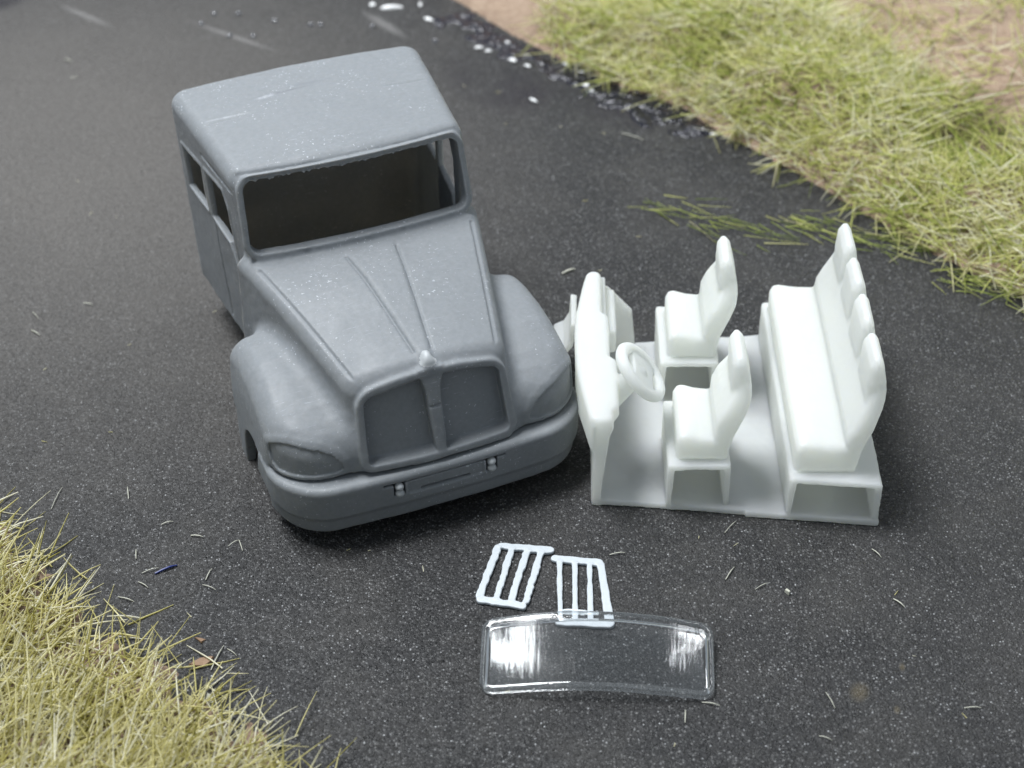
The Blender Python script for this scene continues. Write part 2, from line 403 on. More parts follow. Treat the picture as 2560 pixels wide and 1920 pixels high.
    # ---- steering wheel facing the driver
    C = np.array((4.0, -5.6, 10.35)); t = np.array((.68, 0, -.73)); nrm = np.array((.73, 0, .68))
    a = (U-C[0])*t[0]+(Z-C[2])*t[2]; b = V-C[1]; n = (U-C[0])*nrm[0]+(Z-C[2])*nrm[2]
    rr = np.sqrt(a*a+b*b)
    add(capsule(U, V, Z, (1.2, -5.3, 7.3), tuple(C-nrm*.35), 1.25, .8), 'steering_column', .3)
    sp = np.maximum(rint(np.abs(n+.05)-.28, rr-2.35, .1), np.abs(a-.2)-1.2-.1*np.abs(b))
    add(sp, 'steering_spoke', .15)
    add(np.sqrt((rr-2.4)**2+n*n)-.5, 'steering_rim', .15)
    add(capsule(U, V, Z, (1.9, -.6, 7.6), (2.3, -.9, 6.7), .2, .26), 'dashboard', .1)
    vol = vol+noise3(shp, (12, 12, 8), 5)*.04+noise3(shp, (70, 70, 40), 6)*.016
    return lo, vol, lab
# ---------------------------------------------------------------- loose grille inserts (flat slotted plates)
def insert_field(h, P, bars, rails, seed, ragged):
    xs = [p[0] for p in P]; ys = [p[1] for p in P]
    lo = (min(xs)-.6, min(ys)-.6, -.25); hi = (max(xs)+.6, max(ys)+.6, .9)
    X, Y, Z = grid(lo, hi, h); shp = np.broadcast(X, Y, Z).shape
    nz = noise3((shp[0], shp[1], 2), (26, 26, 2), seed)[:, :, :1]*ragged+noise3((shp[0], shp[1], 2), (9, 9, 2), seed+1)[:, :, :1]*.05
    vol = np.full(shp, 9, f4); lab = np.zeros(shp, np.int8)
    for i, (a, b, w0, w1) in enumerate(rails+bars):
        a = np.array(a); b = np.array(b); e = b-a
        t = np.clip(((X-a[0])*e[0]+(Y-a[1])*e[1])/(e@e), 0, 1)
        d = np.sqrt((X-a[0]-e[0]*t)**2+(Y-a[1]-e[1]*t)**2)-(w0+(w1-w0)*t)+nz
        d = rint(d, np.abs(Z-.19)-.16, .05)
        np.copyto(lab, i, where=d < vol); vol = smin(vol, d, .12)
    return lo, vol, lab
# ---------------------------------------------------------------- clear windscreen glazing lying on the road
def glazing_field(h):
    lo = (-10.2, -5.4, -.3); hi = (10.2, 5.4, 3.2)
    X, Y, Z = grid(lo, hi, h); shp = np.broadcast(X, Y, Z).shape
    zc = smax(.5+1.25*(1-(X/8.95)**2)+.16*Y, np.full((1, 1, 1), .36, f4), .9)
    out = rint(np.abs(X)-8.95-.02*Y, np.abs(Y)-3.35, 1.0)
    mid = np.abs(Z-zc)
    pane = rint(out+.2, mid*.95-.22, .18)
    rim = rint(np.abs(out+.16)-.16, np.abs(Z-zc+.14)*.95-.3, .12)
    lab = np.where(rim < pane, 1, 0).astype(np.int8)
    lab = np.broadcast_to(lab, shp).copy()
    vol = smin(pane, rim, .35)
    vol = np.maximum(vol, .02-Z)
    tab_ = rbox(X, Y, Z, (-1.5, 3.45, 2.08), (1.6, .22, .14), .12)
    lab[np.broadcast_to(tab_ < vol, shp)] = 2
    vol = smin(vol, tab_+noise3(shp, (24, 12, 4), 9)*.12, .15)
    vol = vol+noise3(shp, (8, 5, 3), 11)*.03
    return lo, vol.astype(f4), lab
# ---------------------------------------------------------------- materials
def resin_grey(name='grey cast resin', sss=.3, rad=(.085, .07, .055)):
    m, nt, b, o = material(name); c = coords(nt)
    big = noise(nt, .9, 3, .5, c); fine = noise(nt, 26, 4, .6, c); dust = noise(nt, 42, 2, .5, c); dust2 = noise(nt, 2.2, 3, .6, c)
    col = mix(nt, big, (.172, .186, .198), (.198, .212, .224))
    col = mix(nt, ramp(nt, fine, [(.35, 0.), (.7, 1.)]), col, (.208, .222, .235))
    spots = N(nt, 'ShaderNodeMath', operation='MULTIPLY')
    nt.links.new(ramp(nt, dust, [(.665, 0.), (.70, 1.)]), spots.inputs[0]); nt.links.new(ramp(nt, dust2, [(.45, 0.), (.62, .8)]), spots.inputs[1])
    col = mix(nt, spots.outputs[0], col, (.5, .53, .56))
    nt.links.new(col, b.inputs['Base Color'])
    nt.links.new(ramp(nt, noise(nt, 3, 3, .6, c), [(.3, .5), (.7, .66)]), b.inputs['Roughness'])
    b.inputs['Specular IOR Level'].default_value = .42
    b.inputs['Subsurface Weight'].default_value = sss; b.inputs['Subsurface Radius'].default_value = rad; b.inputs['Subsurface Scale'].default_value = 1
    ge = N(nt, 'ShaderNodeNewGeometry'); col = mix(nt, ramp(nt, ge.outputs['Pointiness'], [(.52, 0.), (.6, .35)]), col, (.42, .44, .47))      # rubbed edges
    sm = N(nt, 'ShaderNodeMapping'); sm.inputs['Scale'].default_value = (1, 14, 14); sm.inputs['Rotation'].default_value = (0, 0, .35); nt.links.new(c, sm.inputs['Vector'])
    scr = mix(nt, 1., ramp(nt, noise(nt, 5, 3, .6, sm.outputs[0]), [(.64, 0.), (.68, .5)]), ramp(nt, noise(nt, 1.4, 2, .5, c), [(.5, 0.), (.62, 1.)]), 'MULTIPLY')
    col = mix(nt, scr, col, (.34, .36, .39))
    for loc, sc_, rz, cc in (((-.26, 1.72, 2.345), (.36, .022, .08), .02, (.10, .105, .125)), ((-.42, 1.70, 2.345), (.12, .035, .08), .15, (.45, .47, .5)), ((.0, 1.78, 2.345), (.3, .03, .08), .0, (.15, .16, .18)), ((-.85, 1.5, 2.345), (.25, .02, .1), -.05, (.42, .44, .47))):
        mp = N(nt, 'ShaderNodeMapping', vector_type='TEXTURE'); mp.inputs['Location'].default_value = loc; mp.inputs['Scale'].default_value = sc_; mp.inputs['Rotation'].default_value = (0, 0, rz); nt.links.new(c, mp.inputs['Vector'])
        ln = N(nt, 'ShaderNodeVectorMath', operation='LENGTH'); nt.links.new(mp.outputs[0], ln.inputs[0])
        col = mix(nt, mix(nt, 1., ramp(nt, ln.outputs['Value'], [(.4, .5), (1., 0.)]), ramp(nt, fine, [(.35, .3), (.6, 1.)]), 'MULTIPLY'), col, cc)      # sanding marks on the roof
    nt.links.new(col, b.inputs['Base Color'])
    n1 = bump(nt, noise(nt, 60, 3, .6, c), .12, .01); n2 = bump(nt, noise(nt, 9, 3, .5, c), .12, .03, n1)
    nt.links.new(n2, b.inputs['Normal']); return m
def resin_white(name='milky white resin', sss=1., rad=(.2, .19, .165), trans=.5, tint=((.85, .872, .845), (.90, .912, .875))):
    m, nt, b, o = material(name); c = coords(nt)
    col = mix(nt, noise(nt, 1.5, 3, .5, c), *tint)
    nt.links.new(col, b.inputs['Base Color'])
    b.inputs['Roughness'].default_value = .42; b.inputs['Specular IOR Level'].default_value = .4
    b.inputs['Subsurface Weight'].default_value = sss; b.inputs['Subsurface Radius'].default_value = rad; b.inputs['Subsurface Scale'].default_value = 1
    n1 = bump(nt, noise(nt, 40, 3, .6, c), .1, .01)
    wv = N(nt, 'ShaderNodeTexWave', bands_direction='Z'); wv.inputs['Scale'].default_value = 26; wv.inputs['Distortion'].default_value = .6; nt.links.new(c, wv.inputs['Vector'])
    n1 = bump(nt, wv.outputs['Fac'], .06, .006, n1); nt.links.new(n1, b.inputs['Normal'])      # print layers
    tl = N(nt, 'ShaderNodeBsdfTranslucent'); nt.links.new(col, tl.inputs['Color']); mx = N(nt, 'ShaderNodeMixShader'); mx.inputs[0].default_value = trans
    nt.links.new(b.outputs[0], mx.inputs[1]); nt.links.new(tl.outputs[0], mx.inputs[2]); nt.links.new(mx.outputs[0], o.inputs['Surface']); return m
def clear_plastic(name, rim):
    m, nt, b, o = material(name); nt.nodes.remove(b); c = coords(nt)
    gl = N(nt, 'ShaderNodeBsdfGlossy'); gl.inputs['Roughness'].default_value = .09
    tr = N(nt, 'ShaderNodeBsdfTransparent'); tr.inputs['Color'].default_value = (.97, .98, .985, 1)
    fr = N(nt, 'ShaderNodeFresnel'); fr.inputs['IOR'].default_value = 1.5
    sc = N(nt, 'ShaderNodeMapping'); sc.inputs['Scale'].default_value = (1, .03, 1); nt.links.new(c, sc.inputs['Vector'])
    n = bump(nt, noise(nt, 26, 2, .5, sc.outputs[0]), .05, .02); n = bump(nt, noise(nt, 20, 2, .5, c), .02, .01, n)
    nt.links.new(n, gl.inputs['Normal']); nt.links.new(n, fr.inputs['Normal'])
    mx = N(nt, 'ShaderNodeMixShader'); nt.links.new(fr.outputs[0], mx.inputs[0]); nt.links.new(tr.outputs[0], mx.inputs[1]); nt.links.new(gl.outputs[0], mx.inputs[2])
    if rim:
        df = N(nt, 'ShaderNodeBsdfTranslucent'); df.inputs['Color'].default_value = (.8, .85, .88, 1)
        d2 = N(nt, 'ShaderNodeBsdfDiffuse'); d2.inputs['Color'].default_value = (.8, .85, .88, 1)
        a = N(nt, 'ShaderNodeAddShader'); nt.links.new(df.outputs[0], a.inputs[0]); nt.links.new(d2.outputs[0], a.inputs[1])
        m2 = N(nt, 'ShaderNodeMixShader'); m2.inputs[0].default_value = rim
        nt.links.new(mx.outputs[0], m2.inputs[1]); nt.links.new(a.outputs[0], m2.inputs[2]); mx = m2
    nt.links.new(mx.outputs[0], o.inputs['Surface']); return m
def road_material():
    m, nt, b, o = material('gritty dark road sheet'); c = coords(nt)
    g1 = noise(nt, 66, 2, .6, c); g2 = noise(nt, 30, 3, .6, c); lum = noise(nt, .35, 4, .6, c); patch = noise(nt, .9, 5, .65, c, .4)
    def cells(scale):
        w_ = N(nt, 'ShaderNodeTexVoronoi'); w_.inputs['Scale'].default_value = scale; nt.links.new(c, w_.inputs['Vector'])
        se = N(nt, 'ShaderNodeSeparateColor'); nt.links.new(w_.outputs['Color'], se.inputs[0]); return w_.outputs['Distance'], se.outputs[0], se.outputs[1]
    da, ra, rb = cells(52); db, rc, rd = cells(42)
    grain = ramp(nt, ra, [(0, .01), (.45, .028), (.75, .06), (.9, .11), (1, .22)])
    base = mix(nt, ramp(nt, da, [(.2, 0.), (.55, .85)]), grain, (.006, .006, .007))
    base = mix(nt, mix(nt, 1., ramp(nt, rc, [(.90, 0.), (1., 1.)]), ramp(nt, db, [(.15, 1.), (.38, 0.)]), 'MULTIPLY'), base, (.4, .41, .42))
    base = mix(nt, ramp(nt, patch, [(.45, 0.), (.72, .3)]), base, (.07, .066, .06))
    base = mix(nt, ramp(nt, lum, [(.45, 0.), (.7, .2)]), base, (.06, .058, .056))
    dm = N(nt, 'ShaderNodeMapping', vector_type='TEXTURE'); dm.inputs['Location'].default_value = (-5.2, 4.6, 0); dm.inputs['Rotation'].default_value = (0, 0, .5); dm.inputs['Scale'].default_value = (5.5, 7.5, 10); nt.links.new(c, dm.inputs['Vector'])
    dl = N(nt, 'ShaderNodeVectorMath', operation='LENGTH'); nt.links.new(dm.outputs[0], dl.inputs[0])
    dmask = mix(nt, 1., ramp(nt, dl.outputs['Value'], [(.2, 1.), (1., 0.)]), ramp(nt, g2, [(.3, .35), (.7, .95)]), 'MULTIPLY')
    base = mix(nt, dmask, base, (.125, .116, .106))      # fine dust on the left half; its pale tone also paints in sheen
    # worn pale scratches and old stains on the sheet
    def line(x0, y0, x1, y1, w):
        L = math.hypot(x1-x0, y1-y0); mp = N(nt, 'ShaderNodeMapping', vector_type='TEXTURE')
        mp.inputs['Location'].default_value = ((x0+x1)/2, (y0+y1)/2, 0); mp.inputs['Rotation'].default_value = (0, 0, math.atan2(y1-y0, x1-x0)); mp.inputs['Scale'].default_value = (L/2, w, 10)
        nt.links.new(c, mp.inputs['Vector']); ln = N(nt, 'ShaderNodeVectorMath', operation='LENGTH'); nt.links.new(mp.outputs[0], ln.inputs[0])
        return ramp(nt, ln.outputs['Value'], [(.3, .5), (1., 0.)])
    for a in ((-5.92, 8.25, -5.0, 7.48, .07), (-4.15, 7.7, -2.75, 6.68, .06), (-1.9, 7.9, -1.2, 7.0, .1)):
        base = mix(nt, line(*a), base, (.22, .215, .21))
    for a in ((-.65, 6.7, .4, 4.95, .6), (.0, 6.3, .5, 5.2, .5), (.5, 5.9, 2.0, 4.6, .5), (-6.9, 8.6, -6.3, 8.2, .5)):  # last patch stands in for a dark object at the far left corner
        base = mix(nt, mix(nt, 1., line(*a), ramp(nt, patch, [(.38, .3), (.55, 1.9)]), 'MULTIPLY'), base, (.012, .010, .014))
    for a in ((2.5, -3.78, 2.66, -3.85, .12), (2.92, -3.57, 2.98, -3.58, .05), (2.8, -3.99, 2.86, -4.0, .05)):
        base = mix(nt, line(*a), base, (.10, .08, .045))
    nt.links.new(base, b.inputs['Base Color'])
    nt.links.new(ramp(nt, rb, [(.5, .7), (1., .3)]), b.inputs['Roughness']); b.inputs['Specular IOR Level'].default_value = .45
    n1 = bump(nt, ramp(nt, da, [(0, 1.), (.6, 0.)]), .8, .012); n2 = bump(nt, g2, .5, .02, n1); nt.links.new(n2, b.inputs['Normal']); return m
def earth_material(name, c1, c2, c3, sc, dark=None):
    m, nt, b, o = material(name); c = coords(nt)
    col = mix(nt, ramp(nt, noise(nt, sc, 5, .7, c), [(.3, 0.), (.7, 1.)]), c1, c2)
    col = mix(nt, ramp(nt, noise(nt, sc*3.2, 4, .6, c), [(.5, 0.), (.72, .7)]), col, c3)
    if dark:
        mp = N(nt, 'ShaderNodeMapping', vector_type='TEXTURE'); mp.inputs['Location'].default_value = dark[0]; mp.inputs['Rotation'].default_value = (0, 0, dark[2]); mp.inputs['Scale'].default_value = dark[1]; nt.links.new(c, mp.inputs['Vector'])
        ln = N(nt, 'ShaderNodeVectorMath', operation='LENGTH'); nt.links.new(mp.outputs[0], ln.inputs[0]); col = mix(nt, ramp(nt, ln.outputs['Value'], [(.5, .9), (1., 0.)]), col, (.10, .068, .045))      # shade of the grass hollow, painted into the earth as dark brown
    nt.links.new(col, b.inputs['Base Color']); b.inputs['Roughness'].default_value = .9
    nt.links.new(bump(nt, noise(nt, sc*2.2, 4, .6, c), .7, .05), b.inputs['Normal']); return m
def blade_material(name, stops):
    m, nt, b, o = material(name)
    at = N(nt, 'ShaderNodeAttribute', attribute_name='tint')
    nt.links.new(ramp(nt, at.outputs['Fac'], stops), b.inputs['Base Color'])
    b.inputs['Roughness'].default_value = .5; b.inputs['Specular IOR Level'].default_value = .35
    tl = N(nt, 'ShaderNodeBsdfTranslucent'); nt.links.new(ramp(nt, at.outputs['Fac'], stops), tl.inputs['Color'])
    mx = N(nt, 'ShaderNodeMixShader'); mx.inputs[0].default_value = .42
    nt.links.new(b.outputs[0], mx.inputs[1]); nt.links.new(tl.outputs[0], mx.inputs[2]); nt.links.new(mx.outputs[0], o.inputs['Surface']); return m
def plain(name, col, rough, spec=.5, sss=0, coat=0):
    m, nt, b, o = material(name); c = coords(nt)
    nt.links.new(mix(nt, noise(nt, 14, 3, .6, c), tuple(v*.85 for v in col), tuple(min(1, v*1.1) for v in col)), b.inputs['Base Color'])
    b.inputs['Roughness'].default_value = rough; b.inputs['Specular IOR Level'].default_value = spec
    b.inputs['Coat Weight'].default_value = coat
    if sss: b.inputs['Subsurface Weight'].default_value = sss; b.inputs['Subsurface Radius'].default_value = (.05, .05, .05); b.inputs['Subsurface Scale'].default_value = 1
    return m
LAMP = plain('pale resin pegs', (.40, .42, .43), .5, .5, .3); GREY = resin_grey(); WHITE = resin_white(); THIN = resin_grey('thin cast resin', .6, (.25, .236, .21)); INSERT = resin_white('white printed resin', .25, (.05, .05, .05), .1, ((.50, .545, .58), (.57, .61, .64)))
PANE = clear_plastic('clear moulded plastic', 0); RIM = clear_plastic('clear plastic edge', .05); TAB = clear_plastic('cloudy torn plastic', .55)
ROAD = road_material()
# ---------------------------------------------------------------- road and verges
def ground_sheet(name, X, Y, Z, mat):
    n, k = X.shape; i = np.arange(n*k).reshape(n, k)
    f = np.stack([i[:-1, :-1], i[1:, :-1], i[1:, 1:], i[:-1, 1:]], -1).reshape(-1, 4)
    o = mesh_object(name, np.stack([X, Y, Z], -1).reshape(-1, 3)*MM, f, mat); o['kind'] = 'structure'; return o
gx, gy = np.meshgrid(np.linspace(-160, 160, 41), np.linspace(-140, 260, 51), indexing='ij')
ground_sheet('road', gx, gy, gx*0, ROAD)
UP = np.array([(-60, 150), (-40, 122), (-6.4, 81.1), (.5, 71.5), (8.9, 61.3), (20.9, 50.6), (24.7, 45.1), (31, 37.7), (37.2, 28.9), (43, 20.8), (50.9, 11.9), (90, -30), (160, -105)])
LOW = np.array([(-160, 95), (-60, 3), (-44.5, -15), (-40.1, -20.5), (-34.3, -26.6), (-28.8, -30.8), (-24.3, -34.3), (-19.5, -38.6), (-16.5, -41.7), (-14.2, -44.3), (40, -105)])
rng = np.random.default_rng(21)
WAVES = [(rng.uniform(.05, .5), rng.uniform(0, 6.28), rng.uniform(0, 6.28)) for _ in range(14)]
def lumps(x, y):
    s = 0
    for k, a, p in WAVES: s = s+np.sin((x*math.cos(a)+y*math.sin(a))*k+p)/(1+6*k)
    return s*.55
def d_up(x, y): return (y-np.interp(x, UP[:, 0], UP[:, 1]))*.72
def d_low(x, y): return (np.interp(x, LOW[:, 0], LOW[:, 1])-y)*.72-1.9+1.3*np.sin(x*.8+.6*y)*np.sin(y*1.1-.3*x)+.6*np.sin(2.3*x+y)
def dent(x, y): return 7.*np.exp(-(((x-54)*.75+(y-42)*.65)**2/70+((x-54)*.65-(y-42)*.75)**2/18))
def z_up(x, y):
    d = d_up(x, y); return np.where(d < 0, d*.9, np.maximum(.15, .3+4.2*(1-np.exp(-np.maximum(d, 0)/16))+lumps(x, y)*np.clip(d/6, 0, 1)*2.4-dent(x, y)*np.clip(d/6, 0, 1)))
def z_low(x, y):
    d = d_low(x, y); return np.where(d < 0, d*.9, .08+2.4*(1-np.exp(-np.maximum(d, 0)/12))+lumps(x+30, y)*np.clip(d/6, 0, 1)*.8)
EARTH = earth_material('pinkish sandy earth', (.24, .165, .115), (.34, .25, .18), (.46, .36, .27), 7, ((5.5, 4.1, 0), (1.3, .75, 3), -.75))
SOIL = earth_material('brown soil', (.13, .085, .06), (.24, .17, .125), (.33, .25, .18), 8)
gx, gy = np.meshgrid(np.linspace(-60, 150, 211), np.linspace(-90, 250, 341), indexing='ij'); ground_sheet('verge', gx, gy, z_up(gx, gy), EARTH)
gx, gy = np.meshgrid(np.linspace(-140, 30, 171), np.linspace(-120, 60, 181), indexing='ij'); ground_sheet('verge', gx, gy, z_low(gx, gy), SOIL)
# ---------------------------------------------------------------- grass fibres
def blades(P, az, lean, L, W, curl, tint, name, mat, label):
    n = len(P); seg = 4; t = np.linspace(0, 1, seg)
    el = (math.pi/2-lean)[:, None]-curl[:, None]*t[None]          # elevation along the blade
    el = np.where(t[None] > .1, el, el)
    step = L[:, None]/(seg-1)
    hx = np.concatenate([np.zeros((n, 1)), np.cumsum(np.cos(el[:, 1:])*step, 1)], 1); hz = np.concatenate([np.zeros((n, 1)), np.cumsum(np.sin(el[:, 1:])*step, 1)], 1)
    S = np.stack([P[:, None, 0]+hx*np.cos(az)[:, None], P[:, None, 1]+hx*np.sin(az)[:, None], P[:, None, 2]+hz], -1)
    S[..., 2] = np.maximum(S[..., 2], .06)
    side = np.stack([-np.sin(az), np.cos(az), np.zeros(n)], -1)[:, None]; upv = np.stack([-np.cos(az)*.5, -np.sin(az)*.5, np.full(n, .85)], -1)[:, None]
    wd = (W[:, None]*np.array([1, 1, .85, .45])[None])[..., None]*.5
    ring = [S+wd*(side*math.cos(a)+upv*math.sin(a)) for a in (math.pi/2, math.pi*7/6, math.pi*11/6)]
    V = np.stack(ring, 2).reshape(-1, 3)                          # n*seg*3
    base = (np.arange(n)*seg*3)[:, None, None, None]; s = (np.arange(seg-1)*3)[None, :, None, None]; k = np.arange(3)[None, None, :, None]
    f = base+s+np.concatenate([k+0*s, (k+1) % 3+0*s, (k+1) % 3+3+0*s, k+3+0*s], -1)
    o = mesh_object(name, V*MM, f.reshape(-1, 4), mat)
    at = o.data.attributes.new('tint', 'FLOAT', 'POINT'); at.data.foreach_set('value', np.repeat(tint, seg*3).astype(np.float32))
    o['kind'] = 'stuff'; tag(o, label, 'grass'); return o
GRASS_LOW = blade_material('straw green grass fibre', [(0, (.28, .26, .07)), (.25, (.52, .48, .15)), (.55, (.78, .73, .36)), (.8, (.88, .84, .56)), (1, (.94, .92, .78))])
GRASS_UP = blade_material('fresh green grass fibre', [(0, (.20, .27, .04)), (.3, (.46, .54, .12)), (.6, (.72, .73, .27)), (.85, (.85, .81, .48)), (1, (.92, .9, .72))])
def scatter(n, lo, hi, keep):
    out = []
    while sum(map(len, out)) < n:
        p = np.stack([rng.uniform(lo[0], hi[0], n*2), rng.uniform(lo[1], hi[1], n*2)], -1); out.append(p[rng.uniform(0, 1, len(p)) < keep(p[:, 0], p[:, 1])])
    return np.concatenate(out)[:n]
def clump(x, y, k=1.): return np.clip(.5+.5*np.sin(x*.55*k+1.3*np.sin(y*.31*k))*np.sin(y*.47*k+1.1*np.sin(x*.37*k+2)), 0, 1)
# lower left
def keep_low(x, y):
    d = d_low(x, y)+3*(clump(x, y, 1.7)-.5); return np.clip((d+2.6)/7, 0, 1)**1.5*(.55+.45*clump(x, y, 1.2))
P = scatter(9500, (-58, -70), (2, 2), keep_low); n = len(P)
P = np.c_[P, np.maximum(z_low(P[:, 0], P[:, 1]), 0)+rng.uniform(-.1, .5, n)]
d = d_low(P[:, 0], P[:, 1]); deep = np.clip(d/10, 0, 1)
az = np.where(rng.uniform(0, 1, n) < .55*deep+.1, rng.normal(.95, .5, n), rng.uniform(0, 6.283, n))
blades(P, az, np.clip(rng.normal(1.2-.22*deep, .26, n), .2, 1.52), rng.uniform(2.6, 7.2, n)*(.65+.35*deep), rng.uniform(.09, .2, n), rng.normal(.25, .35, n),
       np.clip(rng.normal(.66, .28, n), 0, 1), 'grass', GRASS_LOW, 'straw coloured static grass in the lower left corner')
# upper right
def keep_up(x, y):
    d = d_up(x, y); earth = y-np.interp(x, [20, 32.3, 37.6, 43.8, 47.2, 52.6, 58.6, 80], [100, 79.4, 72.2, 64.4, 56, 48.2, 42.5, 22])
    bare = np.clip((x-4-.22*(y-70))/7, 0, 1)
    near = np.clip((d+1.)/1.8, 0, 1)*(1-.9*np.clip((earth+3)/6, 0, 1))
    return near*bare*(.3+.7*clump(x, y, .8))*(1-.65*np.clip(dent(x, y)/5, 0, 1))
P = scatter(17000, (-5, -5), (85, 125), keep_up); n = len(P)
P = np.c_[P, np.maximum(z_up(P[:, 0], P[:, 1]), 0)+rng.uniform(-.1, 1.1, n)]
az = rng.uniform(0, 6.283, n); g = clump(P[:, 0]+3, P[:, 1], .5)
blades(P, az, np.clip(rng.normal(1.2, .28, n), .3, 1.55), rng.uniform(2.0, 6.5, n), rng.uniform(.08, .2, n), rng.normal(.3, .4, n),
       np.clip(rng.normal(.7, .25, n)-.4*(g-.5)-.35*np.clip(dent(P[:, 0], P[:, 1])/6, 0, 1), 0, 1), 'grass', GRASS_UP, 'green static grass on the verge at upper right')  # tint lowered inside the hollow to paint in its shade
# loose fibres lying in drifts on the road beside the verge
TUFT = np.array([(16.3, 29.8), (20.7, 26.5), (26.3, 24), (30.8, 26.1), (36.3, 23.6), (40.4, 21.3), (45.5, 16), (49, 13.8)])
wts = np.array([.9, .8, .6, 1.2, 1.3, 1.3, 1.3, 1.2]); i = rng.choice(8, 190, p=wts/wts.sum()); n = 190
P = TUFT[i]+rng.normal(0, 1, (n, 2))*np.array([2.0, .9]); P = np.c_[P, rng.uniform(.1, .5, n)]
blades(P, rng.normal(-.55, .35, n), np.full(n, 1.52), rng.uniform(1.6, 4.6, n), rng.uniform(.06, .13, n), rng.normal(.02, .06, n), np.clip(rng.normal(.3, .26, n), 0, 1),
       'grass_clippings', GRASS_UP, 'drift of loose grass fibres lying along the road beside the verge')
n = 60; P = np.stack([rng.uniform(-48, 38, n), rng.uniform(-44, 60, n)], -1); P = P[(d_up(P[:, 0], P[:, 1]) < -1) & (d_low(P[:, 0], P[:, 1]) < -1)]; n = len(P)
blades(np.c_[P, np.full(n, .07)], rng.uniform(0, 6.28, n), np.full(n, 1.53), rng.uniform(.25, .7, n), rng.uniform(.05, .09, n), np.zeros(n), rng.uniform(.6, 1, n),
       'fibre_dust', GRASS_LOW, 'tiny pale fibre crumbs sprinkled over the dark road')
# ---------------------------------------------------------------- grey cab shell
CAB_H = .12
lo, vol, lab = full_cab(CAB_H)
v, q, nr, fl = split_field(lo, vol, lab, CAB_H)
cab = thing('truck_cab', 'grey resin model truck cab shell with empty windows, facing the viewer', 'truck cab', (-1.1584, -.2950, .1479), (math.radians(.33), 0, math.radians(21.41))); cab.scale = (.985,)*3
fx = v[q].mean(1)[:, 0]
PT = {}
for k, name in ((0, 'cab_wall'), (1, 'roof'), (3, 'windshield_frame'), (4, 'hood'), (6, 'grille_surround'), (11, 'bumper')):
    PT[name] = part(name, v, q, nr, fl == k, THIN if k == 0 else GREY, cab)
bar = part('grille_bar', v, q, nr, fl == 8, GREY, PT['grille_surround']); part('hood_ornament', v, q, nr, fl == 9, LAMP, PT['hood'])
for s in (-1, 1):
    part('door', v, q, nr, (fl == 2) & (fx*s > 0), GREY, cab); part('grille_panel', v, q, nr, (fl == 7) & (fx*s > 0), GREY, PT['grille_surround'])
    fender = part('fender', v, q, nr, (fl == 5) & (fx*s > 0), GREY, cab); part('headlight', v, q, nr, (fl == 10) & (fx*s > 0), GREY, fender)
def ball_mesh(cs, seg=16, ringn=10):
    V = []; F = []
    for (cx, cy, cz), (rx, ry, rz) in cs:
        b = len(V)
        for i in range(ringn+1):
            for j in range(seg):
                a, p = math.pi*i/ringn, 2*math.pi*j/seg; V.append((cx+rx*math.sin(a)*math.cos(p), cy+ry*math.sin(a)*math.sin(p), cz+rz*math.cos(a)))
        for i in range(ringn):
            for j in range(seg): F.append((b+i*seg+j, b+(i+1)*seg+j, b+(i+1)*seg+(j+1) % seg, b+i*seg+(j+1) % seg))
    return np.array(V), np.array(F)
for s in (-1, 1):
    V, F = ball_mesh([((s*4.15, -16.45, 3.72), (.4, .42, .36)), ((s*4.15, -16.5, 3.05), (.4, .42, .36)), ((s*4.15, -16.2, 3.3), (.3, .5, .5))])
    mesh_object('fog_light', V*MM, F, LAMP, PT['bumper'])
# ---------------------------------------------------------------- white interior tray
TRAY_H = .13
lo, vol, lab = tray_field(TRAY_H)
v, q, nr, fl = split_field(lo, vol, lab, TRAY_H)
tray = thing('cab_interior', 'milky white resin truck interior tray with two seats, bench and dashboard', 'truck interior', (.704, -.597, 0), (0, 0, math.radians(-1.96)))
TL = {n: i for i, n in enumerate(TRAY_LABELS)}
def tp(name, key, parent): return part(name, v, q, nr, fl == TL[key], WHITE, parent)
tp('floor_plate', 'floor_plate', tray); dash = tp('dashboard', 'dashboard', tray); tp('firewall', 'firewall', tray); tp('kick_panel', 'kick_panel', tray)
wheel = tp('steering_wheel', 'steering_rim', tray); tp('spoke', 'steering_spoke', wheel); tp('steering_column', 'steering_column', tray)
for s in ('near', 'far'):
    seat = tp('seat', s+'_cushion', tray); tp('seat_base', s+'_base', seat); tp('backrest', s+'_backrest', seat); tp('headrest', s+'_headrest', seat)
bench = tp('bench_seat', 'bench_cushion', tray); tp('seat_base', 'bench_base', bench); tp('backrest', 'bench_backrest', bench)
for i in range(4): tp('headrest', 'bench_head%d' % i, bench)
